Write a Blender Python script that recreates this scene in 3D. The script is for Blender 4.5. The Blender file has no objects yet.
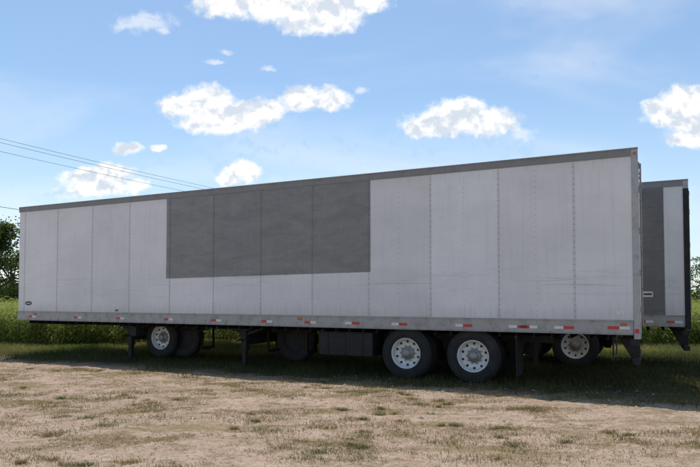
import bpy, math, numpy as np
from mathutils import Vector
rng=np.random.default_rng(7)
S=bpy.context.scene
# ------------------------------------------------------------------ constants
F=605.0; CAMH=1.6; PITCH=math.radians(2.0); HOR=297.0
TD=np.array([0.9,-0.4358]); TD/=np.linalg.norm(TD); TN=np.array([-TD[1],TD[0]])
ANG=math.atan2(TD[1],TD[0])
P1=np.array([4.80,10.017]); P2=np.array([7.155,12.73])
# ------------------------------------------------------------------ noise
TAB=rng.random((256,256))
def vnoise(x,y):
    xi=np.floor(x).astype(int); yi=np.floor(y).astype(int)
    fx=x-xi; fy=y-yi; fx=fx*fx*(3-2*fx); fy=fy*fy*(3-2*fy)
    a=TAB[xi%256,yi%256]; b=TAB[(xi+1)%256,yi%256]; c=TAB[xi%256,(yi+1)%256]; d=TAB[(xi+1)%256,(yi+1)%256]
    return (a*(1-fx)+b*fx)*(1-fy)+(c*(1-fx)+d*fx)*fy
def fbm(x,y,o=4):
    s=0;a=.5;t=0
    for i in range(o):
        s=s+a*vnoise(x+17.3*i,y+5.1*i); t+=a; x=x*2.03; y=y*2.03; a*=.5
    return s/t
def gh(x,y):
    x=np.asarray(x,float); y=np.asarray(y,float)
    near=np.exp(-((np.maximum(0,np.hypot(x,y-11)-14))/10)**2)
    h=(fbm(x*.5,y*.5,2)-.5)*.06+(fbm(x*2.2+9,y*2.2,3)-.5)*.05+(fbm(x*9,y*9,3)-.5)*.03
    return h*near
# ------------------------------------------------------------------ node helpers
def newmat(name):
    m=bpy.data.materials.new(name); m.use_nodes=True; nt=m.node_tree
    b=nt.nodes['Principled BSDF']; return m,nt,b
def N(nt,t,**k):
    n=nt.nodes.new(t)
    for a,v in k.items(): setattr(n,a,v)
    return n
def L(nt,a,b): nt.links.new(a,b)
def setin(n,i,v):
    n.inputs[i].default_value=v
def math_(nt,op,a,b=None,c=None,clamp=False):
    n=N(nt,'ShaderNodeMath',operation=op,use_clamp=clamp)
    for i,v in enumerate((a,b,c)):
        if v is None: continue
        if isinstance(v,(int,float)): n.inputs[i].default_value=v
        else: L(nt,v,n.inputs[i])
    return n.outputs[0]
def vmul(nt,vec,s,off=(0,0,0)):
    n=N(nt,'ShaderNodeVectorMath',operation='MULTIPLY_ADD'); L(nt,vec,n.inputs[0]); n.inputs[1].default_value=s; n.inputs[2].default_value=off
    return n.outputs[0]
def noise(nt,vec,scale=1,detail=4,rough=.55,dist=0):
    n=N(nt,'ShaderNodeTexNoise'); L(nt,vec,n.inputs['Vector']); setin(n,'Scale',scale); setin(n,'Detail',detail); setin(n,'Roughness',rough); setin(n,'Distortion',dist)
    return n.outputs['Fac']
def ramp(nt,fac,a,b,ca=0,cb=1):
    n=N(nt,'ShaderNodeMapRange',interpolation_type='SMOOTHSTEP'); L(nt,fac,n.inputs[0])
    for i,v in zip((1,2,3,4),(a,b,ca,cb)): n.inputs[i].default_value=v
    return n.outputs[0]
def mix(nt,fac,a,b,mode='MIX'):
    n=N(nt,'ShaderNodeMix',data_type='RGBA',blend_type=mode)
    if isinstance(fac,(int,float)): n.inputs[0].default_value=fac
    else: L(nt,fac,n.inputs[0])
    for i,v in ((6,a),(7,b)):
        if isinstance(v,tuple): n.inputs[i].default_value=(*v[:3],1)
        else: L(nt,v,n.inputs[i])
    return n.outputs[2]
def bump(nt,b,h,strength=.3,dist=.02):
    n=N(nt,'ShaderNodeBump'); setin(n,'Strength',strength); setin(n,'Distance',dist); L(nt,h,n.inputs['Height']); L(nt,n.outputs[0],b.inputs['Normal'])
def objco(nt): return N(nt,'ShaderNodeTexCoord').outputs['Object']

def simple(name,col,rough=.6,metal=0,dirt=.25,scale=6,dirtcol=(.16,.12,.08),bmp=.05):
    m,nt,b=newmat(name); o=objco(nt)
    f=ramp(nt,noise(nt,o,scale,5,.65),.42,.75,0,dirt)
    L(nt,mix(nt,f,col,dirtcol),b.inputs['Base Color']); setin(b,'Roughness',rough); setin(b,'Metallic',metal)
    if bmp: bump(nt,b,noise(nt,o,scale*8,2),bmp,.01)
    return m

def skin(name,patch):
    m,nt,b=newmat(name); o=objco(nt)
    sx=N(nt,'ShaderNodeSeparateXYZ'); L(nt,o,sx.inputs[0]); X,Y,Z=sx.outputs
    big=noise(nt,vmul(nt,o,(.45,.45,.8)),1.3,4,.65)
    streak=noise(nt,vmul(nt,o,(14,14,.5)),1,4,.65)
    fine=noise(nt,o,26,4,.6)
    att=N(nt,'ShaderNodeAttribute',attribute_name='tint')
    c=mix(nt,ramp(nt,big,.32,.68),(.71,.68,.675),(.80,.765,.75))
    c=mix(nt,ramp(nt,streak,.45,.8,0,.20),c,(.46,.42,.39))
    c=mix(nt,ramp(nt,fine,.56,.74,0,.18),c,(.42,.38,.35))
    blot=noise(nt,vmul(nt,o,(1.2,1.2,2.2)),2.2,5,.72,.7)
    c=mix(nt,ramp(nt,blot,.56,.76,0,.20),c,(.42,.39,.37))
    rub=noise(nt,vmul(nt,o,(.55,.55,22)),1,5,.7,.3)
    zone=math_(nt,'MULTIPLY',ramp(nt,Z,1.5,1.9),ramp(nt,Z,2.25,2.0))
    c=mix(nt,math_(nt,'MULTIPLY',ramp(nt,rub,.55,.67,0,.38),zone),c,(.34,.31,.29))
    g=math_(nt,'ADD',Z,math_(nt,'MULTIPLY',streak,.6))
    c=mix(nt,ramp(nt,g,1.80,1.45,0,.36),c,(.40,.345,.29))
    g2=math_(nt,'SUBTRACT',Z,math_(nt,'MULTIPLY',streak,.9))
    c=mix(nt,ramp(nt,g2,3.3,3.7,0,.30),c,(.38,.35,.33))
    if patch:
        wob=math_(nt,'MULTIPLY',math_(nt,'SUBTRACT',noise(nt,o,9,3),.5),.015)
        x2=math_(nt,'ADD',X,wob); z2=math_(nt,'ADD',Z,wob)
        mk=ramp(nt,x2,-10.24,-10.21)
        mk=math_(nt,'MULTIPLY',mk,ramp(nt,x2,-4.86,-4.89))
        zl=math_(nt,'MULTIPLY_ADD',X,.012,2.16)
        mk=math_(nt,'MULTIPLY',mk,ramp(nt,math_(nt,'SUBTRACT',z2,zl),-.012,.012))
        mk=math_(nt,'MULTIPLY',mk,ramp(nt,z2,3.985,3.95))
        m1=noise(nt,vmul(nt,o,(.9,.9,2.6)),1.6,5,.72,.6)
        m2=noise(nt,vmul(nt,o,(2.5,2.5,16)),1,5,.7,.8)
        m3=noise(nt,vmul(nt,o,(22,22,1.2)),1,4,.6)
        gc=mix(nt,ramp(nt,m1,.3,.72),(.215,.20,.192),(.285,.268,.257))
        gc=mix(nt,ramp(nt,m2,.5,.75,0,.38),gc,(.16,.15,.145))
        gc=mix(nt,ramp(nt,m3,.5,.8,0,.32),gc,(.38,.355,.34))
        gc=mix(nt,ramp(nt,fine,.5,.7,0,.22),gc,(.37,.35,.335))
        mk=math_(nt,'MULTIPLY',mk,ramp(nt,fine,.24,.34,.85,1))
        c=mix(nt,mk,c,gc)
    c=mix(nt,1.0,c,att.outputs['Color'],'MULTIPLY')
    L(nt,c,b.inputs['Base Color']); setin(b,'Roughness',.42); setin(b,'Specular IOR Level',.35)
    h=math_(nt,'ADD',noise(nt,vmul(nt,o,(1.6,1.6,1.0)),1,2,.5),math_(nt,'MULTIPLY',fine,.02))
    bump(nt,b,h,.4,.03)
    return m
# ------------------------------------------------------------------ mesh builder
class MB:
    def __init__(s): s.v=[];s.f=[];s.m=[];s.sm=[]
    def add(s,vs,fs,mi=0,smooth=False):
        o=len(s.v); s.v+=[tuple(map(float,p)) for p in vs]
        s.f+=[tuple(i+o for i in f) for f in fs]; s.m+=[mi]*len(fs); s.sm+=[smooth]*len(fs)
    def box(s,x0,x1,y0,y1,z0,z1,mi=0):
        s.add([(x0,y0,z0),(x1,y0,z0),(x1,y1,z0),(x0,y1,z0),(x0,y0,z1),(x1,y0,z1),(x1,y1,z1),(x0,y1,z1)],
              [(0,3,2,1),(4,5,6,7),(0,1,5,4),(1,2,6,5),(2,3,7,6),(3,0,4,7)],mi)
    def prism(s,pts,y0,y1,mi=0):
        n=len(pts); vs=[(x,y0,z) for x,z in pts]+[(x,y1,z) for x,z in pts]
        fs=[tuple(range(n)),tuple(range(2*n-1,n-1,-1))]+[(i,i+n,(i+1)%n+n,(i+1)%n) for i in range(n)]
        s.add(vs,fs,mi)
    def cyl(s,a,b,r,mi=0,n=16,r2=None,cap=True):
        a=Vector(a);b=Vector(b);d=(b-a).normalized(); r2=r if r2 is None else r2
        u=d.orthogonal().normalized(); w=d.cross(u)
        vs=[];
        for c,rr in((a,r),(b,r2)):
            for i in range(n):
                t=2*math.pi*i/n; vs.append(c+(u*math.cos(t)+w*math.sin(t))*rr)
        s.add(vs,[(i,(i+1)%n,(i+1)%n+n,i+n) for i in range(n)],mi,True)
        if cap: s.add(vs,[tuple(range(n-1,-1,-1)),tuple(range(n,2*n))],mi)
    def lathe(s,c,prof,sgn=1,mi=0,n=48):
        vs=[]
        for k,(r,y) in enumerate(prof):
            for i in range(n):
                t=2*math.pi*i/n
                vs.append((c[0]+r*math.cos(t),c[1]+sgn*y,c[2]+r*math.sin(t)))
        fs=[]
        for k in range(len(prof)-1):
            for i in range(n):
                j=(i+1)%n; q=(k*n+i,k*n+j,(k+1)*n+j,(k+1)*n+i); fs.append(q if sgn<0 else q[::-1])
        s.add(vs,fs,mi,True)
    def obj(s,name,mats,parent=None,bevel=0,tint=None):
        me=bpy.data.meshes.new(name); me.from_pydata(s.v,[],s.f)
        for m in mats: me.materials.append(m)
        me.polygons.foreach_set('material_index',s.m); me.polygons.foreach_set('use_smooth',s.sm)
        if tint is not None:
            a=me.color_attributes.new('tint','FLOAT_COLOR','POINT')
            a.data.foreach_set('color',np.array(tint,dtype=np.float32).ravel())
        me.update(); o=bpy.data.objects.new(name,me); S.collection.objects.link(o)
        if parent: o.parent=parent
        if bevel:
            b=o.modifiers.new('bevel','BEVEL'); b.width=bevel; b.segments=2; b.limit_method='ANGLE'; b.angle_limit=math.radians(40)
        return o
# ------------------------------------------------------------------ materials
M_skin1=skin('trailer_skin_patched',True); M_skin2=skin('trailer_skin_plain',False)
M_rail=simple('aluminium_rail',(.37,.36,.35),.5,.35,.55,5,(.17,.13,.10))
M_railT=simple('aluminium_roof_rail',(.25,.24,.235),.55,.25,.35,5)
M_post=simple('rear_frame_steel',(.42,.41,.40),.5,.2,.35,8)
M_dark=simple('chassis_black',(.016,.015,.014),.75,0,.5,7,(.05,.038,.028))
M_rub=simple('tyre_rubber',(.018,.017,.017),.85,0,.5,5,(.065,.05,.038),.15)
M_rim=simple('rim_white',(.76,.75,.72),.4,.1,.4,14,(.28,.23,.18))
M_hub=simple('hub_steel',(.34,.32,.30),.5,.5,.5,20,(.1,.06,.04))
M_red=simple('tape_red',(.55,.04,.035),.4,0,.3,12)
M_wht=simple('tape_white',(.72,.71,.68),.4,0,.3,12)
M_amb=simple('marker_lens',(.55,.12,.03),.25,0,.1,9)
M_riv=simple('rivet_heads',(.22,.21,.205),.6,.1,.2,9)
M_blk=simple('label_black',(.03,.03,.035),.5,0,.1,9)
M_grey=simple('grey_scuff_panel',(.16,.155,.15),.6,.1,.4,3,(.28,.26,.24))
M_wood=simple('creosote_wood',(.10,.075,.055),.9,0,.4,6)
M_wire=simple('cable_black',(.07,.08,.10),.6,0,.0,6)

# ------------------------------------------------------------------ wheels
def wheel(mb,c,sgn,dish=True):
    T=[(.292,.020),(.30,.006),(.34,.000),(.40,-.006),(.45,.0),(.485,.018),(.503,.040),(.508,.048)]
    g=[]
    y=.048
    for k in range(4):
        g+=[(.508,y),(.508,y+.030),(.494,y+.033),(.494,y+.041),(.508,y+.044)]; y+=.044
    T+=g+[(.508,.232),(.500,.245),(.47,.262),(.40,.272),(.33,.268),(.292,.255)]
    mb.lathe(c,T,sgn,0,64)
    mb.lathe(c,[(.352,-.0005),(.355,-.006),(.360,-.0065),(.363,-.003)],sgn,0,64)
    mb.lathe(c,[(.455,.0),(.459,-.004),(.465,-.002),(.468,.006)],sgn,0,64)
    if dish:
        R=[(.296,.022),(.300,.004),(.290,-.004),(.283,.006),(.272,.03),(.262,.075),(.250,.105),(.215,.118),(.165,.128),(.130,.128)]
        mb.lathe(c,R,sgn,1,64)
        H=[(.130,.127),(.128,.085),(.122,.078),(.085,.076),(.080,.02),(.070,.006),(.03,.0),(.0005,-.001)]
        mb.lathe(c,H,sgn,2,40)
        for i in range(10):
            t=2*math.pi*(i+.5)/10; x=c[0]+.228*math.cos(t); z=c[2]+.228*math.sin(t)
            mb.cyl((x,c[1]+sgn*.104,z),(x,c[1]+sgn*.135,z),.024,3,14)
            t=2*math.pi*i/10; x=c[0]+.148*math.cos(t); z=c[2]+.148*math.sin(t)
            mb.cyl((x,c[1]+sgn*.095,z),(x,c[1]+sgn*.13,z),.014,2,6)
    else:
        mb.lathe(c,[(.294,.24),(.294,.03),(.28,.05),(.20,.06),(.0005,.06)],sgn,3,32)

# ------------------------------------------------------------------ trailer
def trailer(P,name,sk,axles,seam0,full=True):
    e=bpy.data.objects.new(name,None); S.collection.objects.link(e)
    e.location=(P[0],P[1],0); e.rotation_euler=(0,0,ANG)
    LEN=15.58; W=2.59; T=4.10
    mb=MB(); mb.box(-LEN+.02,-.02,.019,W,1.0,4.06)
    mb.box(-LEN+.05,-.05,.06,W-.06,4.06,4.085)
    mb.obj('body_shell',[sk],e,.01,[(1,1,1,1)]*len(mb.v))
    xs=[-.10]; s=seam0
    while s<LEN-.25: xs.append(-s); s+=1.3
    xs.append(-LEN+.045)
    mb=MB(); tint=[]
    for i in range(len(xs)-1):
        a=xs[i+1]+.0015; b=xs[i]-.0015
        mb.box(a,b,0,.02,1.19,3.97); t=float(rng.uniform(.92,1.03)); w=float(rng.uniform(-.012,.012))
        tint+=[(t+w,t,t-w,1)]*8
    mb.obj('side_panels',[sk],e,0,tint)
    mb=MB()
    for x in xs[1:-1]:
        mb.box(x-.024,x+.012,-.0035,0,1.2,3.965)
    mb.obj('panel_seams',[sk],e,.0012,[(.82,.82,.83,1)]*len(mb.v))
    mb=MB(); pts=[]
    for k in range(7):
        t=math.pi/2*k/6; pts.append((-LEN+.045-.045*math.sin(t),.045-.045*math.cos(t)))
    vs=[(x,y,1.0) for x,y in pts]+[(x,y,4.05) for x,y in pts]
    mb.add(vs,[(i+1,i,i+7,i+8) for i in range(6)],0,True)
    mb.box(-LEN,-LEN+.03,.045,W-.02,1.0,4.05)
    mb.obj('front_corner',[sk],e,0,[(1,1,1,1)]*len(mb.v))
    if full:
        mb=MB(); cols=[]
        for i,x in enumerate(xs):
            if 0<i<len(xs)-1: cols+=[(x-.016,-.0035,.1),(x+.004,-.0035,.1)]
            if i<len(xs)-1:
                w=xs[i]-xs[i+1]
                if w>1: cols+=[(x-w*.5,0,.1)]
        for cx,cy,p in cols:
            z=1.26
            while z<3.93:
                r=.0075; vs=[(cx+r*math.cos(k*math.pi/3),cy+.0002,z+r*math.sin(k*math.pi/3)) for k in range(6)]+[(cx,cy-.004,z)]
                mb.add(vs,[((k+1)%6,k,6) for k in range(6)]); z+=p
        for z in(3.985,1.205):
            x=-.15
            while x>-LEN+.1:
                cy=-.012 if z>2 else -.014; zz=z if z>2 else 1.17
                r=.007; vs=[(x+r*math.cos(k*math.pi/3),cy,zz+r*math.sin(k*math.pi/3)) for k in range(6)]+[(x,cy-.006,zz)]
                mb.add(vs,[((k+1)%6,k,6) for k in range(6)]); x-=.1
        mb.obj('rivets',[M_riv],e)
    mb=MB(); mb.box(-LEN,0.0,-.012,.05,3.955,T-.02); mb.box(-LEN-.003,.003,-.020,.065,T-.03,T); mb.box(-LEN,0,W-.05,W+.012,3.955,T)
    mb.box(-LEN-.01,-LEN+.02,.0651,W-.0501,3.96,T-.005)
    mb.obj('roof_rail',[M_railT],e,.006)
    mb=MB(); mb.box(-LEN+.01,-.11,-.014,.03,.985,1.20); mb.box(-LEN+.01,-.11,-.026,.02,1.195,1.213)
    mb.box(-LEN+.01,-.11,-.030,.05,.968,.984); mb.box(-LEN+.01,-.11,W-.03,W+.014,.97,1.20)
    x=-.5
    while x>-LEN+.3:
        mb.box(x-.02,x+.02,-.020,-.0141,.990,1.06); x-=.305
    mb.obj('bottom_rail',[M_rail],e,.003)
    mb=MB(); mb.box(-LEN+.1,-.12,.051,W-.031,1.0-.03,.998)
    x=-.5
    while x>-LEN+.3:
        mb.box(x-.006,x+.006,.052,W-.032,.89,.969); mb.box(x-.03,x+.03,.052,W-.032,.882,.889); x-=.305
    mb.box(-LEN+.3,-LEN+1.9,.4,W-.4,.85,.8815)
    mb.obj('floor_crossmembers',[M_dark],e)
    mb=MB(); 
    for y0,y1 in((-.016,.11),(W-.11,W+.016)): mb.box(-.10,0.0,y0,y1,.90,T-.031)
    mb.box(-.10,-.001,.1101,W-.1101,T-.22,T-.035); mb.box(-.10,.01,.1101,W-.1101,.90,1.16)
    mb.obj('rear_frame',[M_post],e,.006)
    mb=MB(); mb.box(-.03,.012,.115,W/2-.005,1.165,T-.225); mb.box(-.03,.012,W/2+.005,W-.115,1.165,T-.225)
    mb.obj('rear_doors',[sk],e,.006,[(1,1,1,1)]*len(mb.v))
    mb=MB()
    for y in(.5,.95,W-.95,W-.5):
        mb.cyl((.034,y,1.1),(.034,y,T-.18),.014,0,10)
        for z in(1.25,1.7,2.5,3.3,3.75): mb.box(.0125,.045,y-.04,y+.04,z-.02,z+.02)
    for z in(1.4,2.0,2.7,3.4,3.8):
        for y in(.05,W-.05): mb.box(-.01,.022,y-.03,y+.03,z-.05,z+.05)
    mb.obj('lock_rods',[M_hub],e)
    mb=MB()
    for y in(.55,W-.55): mb.prism([(-.36,.899),(-.02,.899),(-.02,.50),(-.12,.50)],y-.05,y+.05)
    mb.box(-.13,-.01,.12,W-.12,.46,.56); mb.box(-.16,-.02,.0,.10,.79,.898)
    mb.obj('underride_guard',[M_dark],e,.006)
    a0,a1=min(axles),max(axles)
    mb=MB()
    for y in(.78,W-.78):
        mb.box(-a1-1.0,-a0+1.35,y-.06,y+.06,.74,.88)
        for x in(-a1-.65,-(a0+a1)/2,-a0+.65):
            mb.prism([(x-.16,.739),(x+.16,.739),(x+.07,.42),(x-.07,.42)],y-.05,y+.05)
        for a in axles:
            mb.prism([(-a-.5,.60),(-a,.66),(-a+.5,.60),(-a+.5,.56),(-a,.61),(-a-.5,.56)],y-.04,y+.04)
            mb.cyl((-a+.1,y+.12,.55),(-a+.1,y+.12,.8),.09,0,14)
    for a in axles: mb.cyl((-a,.2,.505),(-a,W-.2,.505),.065,0,16); mb.cyl((-a+.2,1.0,.6),(-a+.45,1.0,.62),.1,0,14)
    for x in(-a1-.9,-a0+1.2): mb.box(x-.05,x+.05,.841,W-.841,.75,.87)
    mb.cyl((-a1-.9,1.3,.62),(-a1-.1,1.3,.62),.13,0,18)
    mb.obj('tandem_suspension',[M_dark],e,.004)
    mb=MB()
    x=-a0+.78
    for y0,y1 in((.04,.66),(W-.66,W-.04)):
        mb.box(x,x+.012,y0,y1,.16,.86); mb.box(x-.02,x+.03,y0-.02,y1+.1,.861,.90)
    mb.obj('mud_flaps',[M_dark],e)
    for a in axles:
        mb=MB()
        wheel(mb,(-a,.025,.500),1); wheel(mb,(-a,.345,.500),1,False)
        wheel(mb,(-a,W-.025,.500),-1); wheel(mb,(-a,W-.345,.500),-1,False)
        mb.obj('wheel_set',[M_rub,M_rim,M_hub,M_dark],e)
    # air / electrical lines hanging under the floor
    mb=MB()
    for y,sag,ph in((.7,.09,.0),(1.0,.06,.4)):
        pts=[(-a1-1.0-k*.35,y+.02*math.sin(k*1.7),.86-sag*abs(math.sin(k*.55+ph))) for k in range(18)]
        for k in range(17): mb.cyl(pts[k],pts[k+1],.012,0,6,cap=False)
    mb.obj('air_lines',[M_dark],e)
    return e,LEN,W

def landing_gear(e,x,W,name='landing_gear',h=.05):
    mb=MB()
    for y in(.42,W-.42):
        mb.box(x-.07,x+.07,y-.07,y+.07,.38,.95); mb.box(x-.05,x+.05,y-.05,y+.05,h+.02,.379)
        mb.box(x-.14,x+.14,y-.13,y+.13,h-.03,h+.019)
        mb.prism([(x+.071,.80),(x+.55,.93),(x+.55,.88),(x+.071,.72)],y-.02,y+.02)
        mb.prism([(x-.071,.80),(x-.40,.93),(x-.40,.88),(x-.071,.72)],y-.02,y+.02)
        mb.box(x-.22,x+.22,y-.16,y+.16,.84,.881)
    mb.cyl((x,.48,.72),(x,W-.48,.72),.03); mb.cyl((x,.10,.62),(x,.36,.62),.018)
    mb.prism([(x-.02,.5),(x+.02,.5),(x+.03,.88),(x-.03,.88)],.49,W-.49)
    return mb.obj(name,[M_dark],e,.004)

E1,LEN,W=trailer(P1,'semi_trailer',M_skin1,(2.814,4.139),1.01)
landing_gear(E1,-11.75,W)
landing_gear(E1,-8.22,W,'support_legs',h=.02)
mb=MB(); mb.box(-6.10,-4.88,.10,.75,.40,.865); mb.box(-6.12,-4.86,.08,.77,.8651,.881)
for x in(-5.9,-5.5,-5.1): mb.box(x-.015,x+.015,.088,.0999,.41,.86)
mb.obj('pallet_box',[M_dark],E1,.006)
mb=MB()
wheel(mb,(-10.95,.60,.575),1,True)
wheel(mb,(-10.38,.75,.60),1,False)
wheel(mb,(-7.25,1.0,.62),1,False)
mb.obj('spare_wheels',[M_rub,M_rim,M_hub,M_dark],E1)
mb=MB()
for a,b in((-11.4,-9.8),(-8.0,-6.8)):
    mb.box(a,b,.9,.94,.81,.88); mb.box(a,b,1.34,1.38,.81,.88)
    for x in(a+.08,b-.08): mb.box(x-.03,x+.03,.9,1.38,.30,.36); mb.box(x-.025,x+.025,.90,.94,.361,.809); mb.box(x-.025,x+.025,1.34,1.38,.361,.809)
    mb.box(a,b,1.1,1.16,.27,.299)
mb.box(-11.62,-11.42,.25,.85,.62,.86)
mb.obj('spare_wheel_rack',[M_dark],E1,.004)
mb=MB()
def tape(x,seq,z=1.045):
    for w,mi in seq:
        mb.box(x,x+w,-.0215,-.0141,z,z+.05,mi); x+=w+.001
px_s=lambda px:(lambda u:(4.80-u*10.017)/(.9+u*.4358))((px-350)/F)
for px in(352,399,463,517,563): tape(-px_s(px)-.15,[(.15,1),(.17,0)])
tape(-px_s(520),[(.16,0),(.14,1)])
for px in(30,75,117,165,212,262,305): tape(-px_s(px),[(.14,0),(.14,1)])
tape(-.50,[(.18,0),(.16,1)],1.06)
mb.box(-.09,-.02,-.0185,-.0161,1.0,1.07,0)
mb.obj('reflective_tape',[M_red,M_wht],E1)
mb=MB()
for px in(623,300,36):
    x=-px_s(px); mb.box(x-.05,x+.05,-.030,-.0141,1.12,1.165)
x=-.05; mb.box(x-.025,x+.025,-.03,-.0161,3.98,4.02)
mb.obj('marker_lights',[M_amb],E1,.004)
mb=MB()
x=-LEN+.45
mb.prism([(x+.14*math.cos(t),1.43+.055*math.sin(t)) for t in np.linspace(0,2*math.pi,20,endpoint=False)],-.004,-.0005,0)
mb.box(x-.09,x+.09,-.0055,-.0041,1.42,1.44,1)
x=-px_s(117); mb.box(x-.05,x+.05,-.002,-.0004,1.24,1.29,0); mb.box(x-.04,x+.04,-.0035,-.0021,1.255,1.262,1)
x=-.30; mb.box(x-.06,x+.06,-.002,-.0004,1.30,1.36,1)
mb.obj('labels',[M_blk,M_wht],E1)

E2,_,_=trailer(P2,'semi_trailer.001',M_skin2,(2.3,3.56),.85,False)
landing_gear(E2,-10.5,W)
mb=MB(); mb.box(-1.95,-.47,-.012,-.0045,1.215,3.95); 
for z in np.arange(1.3,3.9,.32): mb.box(-1.95,-.47,-.016,-.0121,z,z+.02)
mb.obj('scuff_panel',[M_grey],E2,.002)
mb=MB(); mb.box(-.40,-.22,-.003,-.0005,1.75,2.0,0); mb.box(-.9,-.7,-.02,-.0161,1.6,1.72,0)
mb.box(-.88,-.72,-.0215,-.0201,1.64,1.68,1); 
mb.obj('labels',[M_wht,M_blk],E2)
mb=MB()
for x in(-.45,-1.0,-1.6): mb.box(x,x+.15,-.0215,-.0141,1.045,1.095,0); mb.box(x+.151,x+.3,-.0215,-.0141,1.045,1.095,1)
mb.obj('reflective_tape',[M_red,M_wht],E2)
mb=MB(); mb.box(-.10,.005,-.022,-.0165,.91,3.9); mb.obj('rear_post_guard',[M_dark],E2)

# ------------------------------------------------------------------ big array mesh helper
def arrmesh(name,V,Fc,mat,col=None,smooth=False):
    k=Fc.shape[1]; me=bpy.data.meshes.new(name)
    me.vertices.add(len(V)); me.vertices.foreach_set('co',V.astype(np.float32).ravel())
    me.loops.add(Fc.size); me.loops.foreach_set('vertex_index',Fc.astype(np.int32).ravel())
    me.polygons.add(len(Fc)); me.polygons.foreach_set('loop_start',np.arange(0,Fc.size,k,dtype=np.int32))
    me.polygons.foreach_set('use_smooth',np.full(len(Fc),smooth))
    if col is not None:
        a=me.color_attributes.new('col','FLOAT_COLOR','POINT'); c=np.ones((len(V),4),np.float32); c[:,:3]=col; a.data.foreach_set('color',c.ravel())
    me.materials.append(mat); me.update(calc_edges=True); me.validate()
    o=bpy.data.objects.new(name,me); S.collection.objects.link(o); return o
def leafmat(name,trans=.4,rough=.6):
    m,nt,b=newmat(name); a=N(nt,'ShaderNodeAttribute',attribute_name='col'); L(nt,a.outputs['Color'],b.inputs['Base Color']); setin(b,'Roughness',rough); setin(b,'Specular IOR Level',.2)
    t=N(nt,'ShaderNodeBsdfTranslucent'); 
    c2=mix(nt,1.0,a.outputs['Color'],(1.5,1.45,.8),'MULTIPLY'); L(nt,c2,t.inputs[0])
    mx=N(nt,'ShaderNodeMixShader'); mx.inputs[0].default_value=trans
    L(nt,b.outputs[0],mx.inputs[1]); L(nt,t.outputs[0],mx.inputs[2]); L(nt,mx.outputs[0],nt.nodes['Material Output'].inputs[0]); return m
M_grass=leafmat('grass_blades',.3); M_leaf=leafmat('leaves',.4); 

# ------------------------------------------------------------------ ground
def axis(lo,hi,st,far0,far1):
    c=list(np.arange(lo,hi,st)); s=st
    x=c[-1]; up=[]
    while x<far1: s*=1.25; x+=s; up.append(x)
    x=lo; s=st; dn=[]
    while x>far0: s*=1.25; x-=s; dn.append(x)
    return np.array(dn[::-1]+c+up)
gx=axis(-11,9,.04,-2500,2500); gy=axis(4.5,14,.04,-600,3500)
GX,GY=np.meshgrid(gx,gy,indexing='ij'); Zg=gh(GX,GY)
V=np.stack([GX.ravel(),GY.ravel(),Zg.ravel()],1); nx,ny=len(gx),len(gy)
I=np.arange(nx*ny).reshape(nx,ny)
Fc=np.stack([I[:-1,:-1].ravel(),I[1:,:-1].ravel(),I[1:,1:].ravel(),I[:-1,1:].ravel()],1)
m,nt,b=newmat('dry_dirt_and_grass'); o=objco(nt)
sx=N(nt,'ShaderNodeSeparateXYZ'); L(nt,o,sx.inputs[0])
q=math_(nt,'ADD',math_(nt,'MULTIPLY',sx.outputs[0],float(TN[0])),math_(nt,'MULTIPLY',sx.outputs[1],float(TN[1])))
n1=noise(nt,o,.55,4,.6); n2=noise(nt,o,2.6,5,.65,.5); n3=noise(nt,o,14,4,.7); n4=noise(nt,o,60,3,.7)
c=mix(nt,ramp(nt,n2,.3,.7),(.39,.275,.20),(.53,.405,.31))
c=mix(nt,ramp(nt,n1,.42,.62,0,.5),c,(.45,.345,.255))
c=mix(nt,ramp(nt,n3,.48,.66,0,.65),c,(.235,.165,.11))
c=mix(nt,ramp(nt,n3,.45,.3,0,.5),c,(.58,.465,.37))
c=mix(nt,ramp(nt,n4,.52,.70,0,.65),c,(.20,.145,.095))
st=noise(nt,vmul(nt,o,(.5,1.5,1)),1.2,5,.72,.6)
c=mix(nt,ramp(nt,st,.49,.62,0,.8),c,(.245,.185,.10))
st2=noise(nt,vmul(nt,o,(.9,2.0,1),(5,3,0)),2.2,5,.75,.3)
c=mix(nt,ramp(nt,st2,.54,.66,0,.65),c,(.17,.135,.068))
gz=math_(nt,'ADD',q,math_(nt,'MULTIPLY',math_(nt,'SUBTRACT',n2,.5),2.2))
c=mix(nt,ramp(nt,gz,9.7,11.0,0,.9),c,(.06,.06,.025))  # green zone; colour darkened to deepen the shadow under the trailers
L(nt,c,b.inputs['Base Color']); setin(b,'Roughness',.95); setin(b,'Specular IOR Level',.1)
hh=math_(nt,'ADD',n3,math_(nt,'MULTIPLY',n4,.45)); bump(nt,b,hh,1.0,.04)
arrmesh('ground',V,Fc,m,smooth=True)

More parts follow.
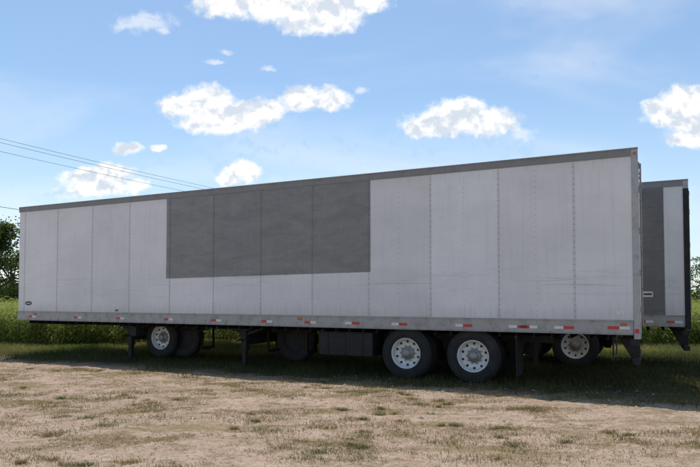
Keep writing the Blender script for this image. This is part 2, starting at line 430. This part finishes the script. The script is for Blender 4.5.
# ------------------------------------------------------------------ blades
def blades(x,y,h,w,lean,col0,rnd=.2,z=None):
    n=len(x); a=rng.uniform(0,2*np.pi,n); la=rng.uniform(0,2*np.pi,n); ln=lean*rng.uniform(.2,1,n)*h
    zb=(gh(x,y) if z is None else z)-.004; dx=np.cos(a)*w/2; dy=np.sin(a)*w/2
    v=np.empty((n,5,3))
    v[:,0]=np.stack([x-dx,y-dy,zb],1); v[:,1]=np.stack([x+dx,y+dy,zb],1)
    mx=x+np.cos(la)*ln*.35; my=y+np.sin(la)*ln*.35
    v[:,2]=np.stack([mx+dx*.7,my+dy*.7,zb+h*.6],1); v[:,3]=np.stack([mx-dx*.7,my-dy*.7,zb+h*.6],1)
    v[:,4]=np.stack([x+np.cos(la)*ln,y+np.sin(la)*ln,zb+h],1)
    b=(np.arange(n)*5)[:,None]
    f=np.concatenate([b+np.array([[0,1,2]]),b+np.array([[0,2,3]]),b+np.array([[3,2,4]])])
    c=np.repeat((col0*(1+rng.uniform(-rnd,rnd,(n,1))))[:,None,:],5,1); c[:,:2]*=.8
    return v.reshape(-1,3),f,c.reshape(-1,3)
def join(parts):
    Vs=[];Fs=[];Cs=[];o=0
    for v,f,c in parts: Vs.append(v);Fs.append(f+o);Cs.append(c);o+=len(v)
    return np.concatenate(Vs),np.concatenate(Fs),np.concatenate(Cs)
def lerp(a,b,t): return np.array(a)[None]*(1-t[:,None])+np.array(b)[None]*t[:,None]
def wedge(n,y0,y1,pw=1.0):
    y=y0+(y1-y0)*rng.random(n)**pw; x=(rng.random(n)*2-1)*(y*.60+.6); return x,y
qf=lambda x,y:x*TN[0]+y*TN[1]
x,y=wedge(520000,5.0,15.5,.9)
d=fbm(x*.7+3,y*1.5,5)+.55*(fbm(x*5,y*6,3)-.5)
k=(rng.random(len(x))<np.clip((d-.54)*6,0.005,.95))&(qf(x,y)<11.6); x,y=x[k],y[k]
t=np.clip(rng.random(len(x)),0,1); g=fbm(x*.9+40,y*.9+11,3)
col=lerp((.36,.275,.155),(.18,.135,.07),t); gr=(g>.54)&(rng.random(len(x))<.55); col[gr]=lerp((.11,.125,.04),(.18,.175,.065),rng.random(gr.sum()))
parts=[blades(x,y,rng.uniform(.006,.032,len(x)),rng.uniform(.003,.006,len(x)),2.4,col)]
nt_=900; tx,ty=wedge(nt_,5.2,13.5,.9); tg=rng.random(nt_); tk=fbm(tx*.6+31,ty*.9,3)
for i in range(nt_):
    if qf(tx[i],ty[i])>11 or tk[i]<.44: continue
    n=int(rng.integers(30,200)); r=rng.uniform(.02,.17); x=tx[i]+rng.normal(0,r*1.5,n); y=ty[i]+rng.normal(0,r*.8,n)
    col=lerp((.09,.115,.035),(.18,.18,.065),rng.random(n)) if tg[i]<.42 else lerp((.33,.26,.14),(.17,.13,.065),rng.random(n))
    parts.append(blades(x,y,rng.uniform(.012,.065,n),rng.uniform(.003,.007,n),1.6,col))
v,f,c=join(parts); arrmesh('dry_grass',v,f,M_grass,c)
x=rng.uniform(-16,15,330000); y=rng.uniform(8,22,330000); qq=qf(x,y)
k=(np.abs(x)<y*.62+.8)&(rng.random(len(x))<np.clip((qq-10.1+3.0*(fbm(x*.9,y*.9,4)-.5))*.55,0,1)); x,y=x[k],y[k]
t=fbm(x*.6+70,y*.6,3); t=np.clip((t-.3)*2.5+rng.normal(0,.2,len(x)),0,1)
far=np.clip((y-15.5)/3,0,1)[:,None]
col=lerp((.042,.058,.017),(.10,.092,.036),t)*(1+1.9*far)  # near verge blades coloured extra dark as painted trailer shade, lighter farther back
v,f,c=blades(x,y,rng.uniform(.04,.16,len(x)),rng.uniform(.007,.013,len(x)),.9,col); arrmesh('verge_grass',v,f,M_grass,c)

# ------------------------------------------------------------------ tall weeds
def weeds(n,y0,y1,h0,h1,wid=.66):
    y=y0+(y1-y0)*rng.random(n)**1.3; x=(rng.random(n)*2-1)*(y*wid+2)
    y=y+ (fbm(x*.5,y*0+3,3)-.5)*1.6
    lx=(x-P2[0])*TD[0]+(y-P2[1])*TD[1]; ly=(x-P2[0])*TN[0]+(y-P2[1])*TN[1]
    k=~((lx>-16)&(lx<.5)&(ly<2.9)); x,y=x[k],y[k]; n=len(x)
    H=rng.uniform(h0,h1,n)*(.65+.75*fbm(x*.5+8,y*.5,3))
    parts=[blades(x,y,H,np.full(n,.018),.12,lerp((.12,.14,.04),(.20,.20,.06),rng.random(n)),z=np.zeros(n))]
    for j in range(15):
        hz=H*rng.uniform(.08,1.0,n); a=rng.uniform(0,2*np.pi,n); ll=rng.uniform(.14,.34,n); w=rng.uniform(.03,.065,n)
        up=rng.uniform(-.1,.6,n); base=np.stack([x,y,hz],1); dr=np.stack([np.cos(a),np.sin(a),up],1); sd=np.stack([-np.sin(a),np.cos(a),rng.uniform(-.4,.4,n)],1)*w[:,None]/2
        v=np.empty((n,4,3)); v[:,0]=base; mid=base+dr*ll[:,None]*.45; v[:,1]=mid+sd; v[:,2]=mid-sd; tp=base+dr*ll[:,None]; tp[:,2]-=ll*rng.uniform(.2,.7,n); 
        v[:,3]=tp
        b=(np.arange(n)*4)[:,None]; f=np.concatenate([b+np.array([[0,1,2]]),b+np.array([[2,1,3]])])
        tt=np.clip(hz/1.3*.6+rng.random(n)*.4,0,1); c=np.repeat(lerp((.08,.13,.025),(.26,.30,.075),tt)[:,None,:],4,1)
        parts.append((v.reshape(-1,3),f,c.reshape(-1,3)))
    return join(parts)
p1=weeds(7000,20.0,27,.85,1.45); p2=weeds(6500,27,52,.9,1.5)
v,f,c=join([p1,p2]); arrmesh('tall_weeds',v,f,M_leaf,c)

n=9000; x,y=wedge(n,5.0,12.5,.9); r=rng.uniform(.003,.013,n)*(1+2.2*(rng.random(n)>.94))
oc=np.array([[1,0,0],[-1,0,0],[0,1,0],[0,-1,0],[0,0,.7],[0,0,-.7]],float)
v=oc[None]*r[:,None,None]*rng.uniform(.6,1.3,(n,6,3)); v[:,:,0]+=x[:,None]; v[:,:,1]+=y[:,None]; v[:,:,2]+=gh(x,y)[:,None]+.002
f0=np.array([[0,2,4],[2,1,4],[1,3,4],[3,0,4],[2,0,5],[1,2,5],[3,1,5],[0,3,5]]); f=((np.arange(n)*6)[:,None,None]+f0[None]).reshape(-1,3)
c=np.repeat(lerp((.46,.34,.25),(.28,.20,.14),rng.random(n))[:,None],6,1).reshape(-1,3)
mm,nt,b=newmat('clod_soil'); a=N(nt,'ShaderNodeAttribute',attribute_name='col'); L(nt,a.outputs['Color'],b.inputs['Base Color']); setin(b,'Roughness',.95)
arrmesh('soil_clods',v.reshape(-1,3),f,mm,c)

# ------------------------------------------------------------------ trees
M_bark=simple('bark',(.09,.07,.05),.95,0,.3,6)
def leafcloud(cs,rs,n,size,c0=(.035,.06,.018),c1=(.10,.14,.04)):
    idx=rng.integers(0,len(cs),n); d=rng.normal(size=(n,3)); d/=np.linalg.norm(d,axis=1)[:,None]
    rr=rng.random(n)**.45; p=cs[idx]+d*rs[idx][:,None]*rr[:,None]*np.array([1,1,.75])
    a=rng.normal(size=(n,3)); a/=np.linalg.norm(a,axis=1)[:,None]; bb=np.cross(a,rng.normal(size=(n,3))); bb/=np.linalg.norm(bb,axis=1)[:,None]
    s=rng.uniform(.6,1.3,n)[:,None]*size
    v=np.stack([p-a*s,p+bb*s*.55,p+a*s,p-bb*s*.55],1).reshape(-1,3)
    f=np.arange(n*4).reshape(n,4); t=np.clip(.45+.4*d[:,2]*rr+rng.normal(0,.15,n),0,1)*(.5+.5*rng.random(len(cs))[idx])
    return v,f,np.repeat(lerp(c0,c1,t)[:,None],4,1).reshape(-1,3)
def tree(x,y,h,w,n=9000,low=.30):
    e=bpy.data.objects.new('oak_tree',None); S.collection.objects.link(e)
    mb=MB(); mb.cyl((x,y,-.1),(x+.1,y,h*.35),h*.035,0,12,h*.024); cs=[];rs=[]
    mb.cyl((x+.1,y,h*.33),(x-.1,y,h*.8),h*.024,0,10,h*.008)
    for i in range(18):
        a=i*2.4+rng.uniform(-.4,.4); z0=h*rng.uniform(.2,.6); rr=w*rng.uniform(.4,.95)*.5; z1=h*rng.uniform(low,.92)
        if z1>h*.75: rr*=.6
        p=(x+rr*math.cos(a),y+rr*math.sin(a),z1); mb.cyl((x+.05,y,z0),p,h*.013,0,8,h*.004)
        cs.append(p); rs.append(w*rng.uniform(.12,.22))
        for k in range(3): cs.append((p[0]+rng.normal(0,w*.09),p[1]+rng.normal(0,w*.09),p[2]+rng.normal(0,h*.06))); rs.append(w*rng.uniform(.06,.13))
    mb.obj('trunk',[M_bark],e)
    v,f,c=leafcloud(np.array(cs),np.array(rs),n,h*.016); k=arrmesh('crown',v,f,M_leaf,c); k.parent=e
tree(-33.6,57,9.0,9,13000,.16); tree(-42,61,9.5,9,5000); tree(-37,66,7.5,10,9000,.12); tree(38,62,6.2,8,6000,.15); tree(47,66,7,9,4000)
n=260; ta=rng.uniform(-1.0,1.0,n); R=rng.uniform(150,185,n); cs=np.stack([np.sin(ta)*R,np.cos(ta)*R,rng.uniform(.8,4.6,n)],1); rs=rng.uniform(2.5,5,n)
v,f,c=leafcloud(cs,rs,45000,.55,(.04,.065,.03),(.09,.12,.05)); arrmesh('distant_treeline',v,f,M_leaf,c)

# ------------------------------------------------------------------ power line
A=np.array([-19.8,21.8]); B=np.array([0.0,55.0]); D=(B-A)
poles=[A-D,A,B,B+D]
pn=np.array([-D[1],D[0]])/np.linalg.norm(D)
for p in poles:
    mb=MB(); mb.cyl((p[0],p[1],-.2),(p[0],p[1],9.2),.16,0,14,.11)
    mb.cyl((p[0]-pn[0]*.9,p[1]-pn[1]*.9,8.6),(p[0]+pn[0]*.9,p[1]+pn[1]*.9,8.6),.06,0,8)
    for s_ in(-.8,.8): mb.cyl((p[0]+pn[0]*s_,p[1]+pn[1]*s_,8.6),(p[0]+pn[0]*s_,p[1]+pn[1]*s_,8.75),.04,1,8)
    mb.obj('utility_pole',[M_wood,M_hub])
mb=MB()
for hgt,off in((9.15,0),(8.75,-.8),(8.75,.8),(6.0,.14)):
    for i in range(3):
        a,b_=poles[i]+pn*off,poles[i+1]+pn*off; pts=[]
        for k in range(21):
            t=k/20; q_=a*(1-t)+b_*t; pts.append((q_[0],q_[1],hgt-.35*4*t*(1-t)))
        for k in range(20): mb.cyl(pts[k],pts[k+1],.009 if hgt>7 else .012,0,6,cap=False)
mb.obj('power_lines',[M_wire])

# ------------------------------------------------------------------ sun & sky
sh=TN*1.22-TD*.9; hd=np.linalg.norm(sh); el=math.atan2(4.1,hd); az=math.atan2(sh[0],sh[1])
sd=bpy.data.lights.new('sun','SUN'); sd.energy=4.2; sd.angle=math.radians(.5); sd.color=(1,.94,.86)
so=bpy.data.objects.new('sun',sd); S.collection.objects.link(so)
dirv=Vector((sh[0]/hd*math.cos(el),sh[1]/hd*math.cos(el),math.sin(el))); so.rotation_euler=dirv.to_track_quat('Z','Y').to_euler(); so.location=dirv*50
w=bpy.data.worlds.new('World'); S.world=w; w.use_nodes=True; nt=w.node_tree; nt.nodes.clear()
sky=N(nt,'ShaderNodeTexSky',sky_type='NISHITA'); sky.sun_disc=False; sky.sun_elevation=el; sky.sun_rotation=az; sky.air_density=1.0; sky.dust_density=.6; sky.ozone_density=1.6
tc=N(nt,'ShaderNodeTexCoord').outputs['Generated']
sx=N(nt,'ShaderNodeSeparateXYZ'); L(nt,tc,sx.inputs[0])
yy=math_(nt,'MAXIMUM',sx.outputs[1],.02)
cb=N(nt,'ShaderNodeCombineXYZ'); L(nt,math_(nt,'DIVIDE',sx.outputs[0],yy),cb.inputs[0]); L(nt,math_(nt,'DIVIDE',sx.outputs[2],yy),cb.inputs[1])
uv=cb.outputs[0]
ypp=HOR-F*math.tan(PITCH)
def pxuv(px,py):
    a=(px-350)/F; b=-(py-ypp)/F; fy=math.cos(PITCH)-b*math.sin(PITCH); fz=math.sin(PITCH)+b*math.cos(PITCH); return a/fy,fz/fy
nzA=N(nt,'ShaderNodeTexNoise'); L(nt,uv,nzA.inputs['Vector']); setin(nzA,'Scale',22); setin(nzA,'Detail',5); setin(nzA,'Roughness',.6)
wv=N(nt,'ShaderNodeVectorMath',operation='MULTIPLY_ADD'); L(nt,nzA.outputs['Color'],wv.inputs[0]); wv.inputs[1].default_value=(.036,.028,0); 
off=N(nt,'ShaderNodeVectorMath',operation='ADD'); L(nt,uv,off.inputs[0]); off.inputs[1].default_value=(-.018,-.014,0); L(nt,off.outputs[0],wv.inputs[2])
wuv=wv.outputs[0]
EL=[(285,2,66,22),(235,4,42,14),(330,14,36,20),(355,2,34,14),(305,24,28,13),
 (205,106,32,21),(235,116,46,18),(180,106,24,12),(215,124,38,11),(268,112,20,13),
 (300,99,20,14),(328,99,24,13),
 (460,113,32,16),(440,124,38,14),(485,122,34,16),(420,126,18,11),
 (85,178,26,11),(110,174,24,13),(98,190,34,7),(130,184,20,7),
 (243,172,19,11),(228,179,14,6),(128,148,13,6),(157,149,8,4),
 (690,100,30,17),(672,112,30,16),(700,120,32,26),(655,106,13,8),(690,140,26,9)]
WS=[(225,51,9,3),(268,69,8,3),(362,91,7,5),(522,136,16,9),(150,18,12,5),(128,26,16,6),(163,32,9,4),(145,24,32,11),(70,192,34,10),(215,62,12,3)]
def dist(lst,src,grow=1.0):
    cur=None
    for px,py,rx,ry in lst:
        u,v_=pxuv(px,py); a=F/(rx*grow); b=F/(ry*grow)
        n=N(nt,'ShaderNodeVectorMath',operation='MULTIPLY_ADD'); L(nt,src,n.inputs[0]); n.inputs[1].default_value=(a,b,0); n.inputs[2].default_value=(-u*a,-v_*b,0)
        l=N(nt,'ShaderNodeVectorMath',operation='LENGTH'); L(nt,n.outputs[0],l.inputs[0]); l=l.outputs['Value']
        cur=l if cur is None else math_(nt,'SMOOTH_MIN',cur,l,.25)
    return cur
dm=dist(EL,wuv,1.0)
nf=noise(nt,uv,55,5,.62)
dens=math_(nt,'ADD',math_(nt,'SUBTRACT',1.12,dm),math_(nt,'MULTIPLY',math_(nt,'SUBTRACT',nf,.5),1.0))
alpha=ramp(nt,dens,-.12,.5)
dw=dist(WS,wuv,1.25)
wisp=ramp(nt,math_(nt,'ADD',math_(nt,'SUBTRACT',1.0,dw),math_(nt,'MULTIPLY',math_(nt,'SUBTRACT',nf,.5),1.6)),0,.9,0,.5)
cir=noise(nt,vmul(nt,uv,(1.6,6,0),(3,1,0)),1,4,.55,.5)
cirx=ramp(nt,cir,.42,.80,0,.40)
nb=noise(nt,vmul(nt,wuv,(1,1,1),(0,.014,0)),24,3,.58); na=noise(nt,wuv,24,3,.58)
emb=math_(nt,'SUBTRACT',na,nb)
shade=ramp(nt,math_(nt,'ADD',math_(nt,'MULTIPLY',emb,2.4),math_(nt,'MULTIPLY',dens,-.14)),-.40,.10)
cc=mix(nt,shade,(4.7,5.2,5.9),(7.3,7.25,7.15))
tot=math_(nt,'MAXIMUM',alpha,math_(nt,'MAXIMUM',wisp,cirx))
tot=math_(nt,'MULTIPLY',tot,ramp(nt,sx.outputs[1],.05,.2))
skyc=mix(nt,1.0,sky.outputs[0],(.95,1.05,1.06),'MULTIPLY')
haze=ramp(nt,sx.outputs[2],.36,0.0,.04,.42)
skyc=mix(nt,haze,skyc,(5.5,6.1,6.5))
fin=mix(nt,tot,skyc,cc)
bg=N(nt,'ShaderNodeBackground'); setin(bg,'Strength',.148); L(nt,fin,bg.inputs[0]); wo=N(nt,'ShaderNodeOutputWorld'); L(nt,bg.outputs[0],wo.inputs[0])
# ------------------------------------------------------------------ camera
cd=bpy.data.cameras.new('camera'); co=bpy.data.objects.new('camera',cd); S.collection.objects.link(co); S.camera=co
co.location=(0,0,CAMH); co.rotation_euler=(math.pi/2+PITCH,0,0); cd.sensor_width=36; cd.lens=F/700*36; cd.shift_y=(ypp-233.5)/700; cd.clip_end=6000; cd.clip_start=.1
S.view_settings.view_transform='Standard'; S.view_settings.look='None'; S.view_settings.exposure=0
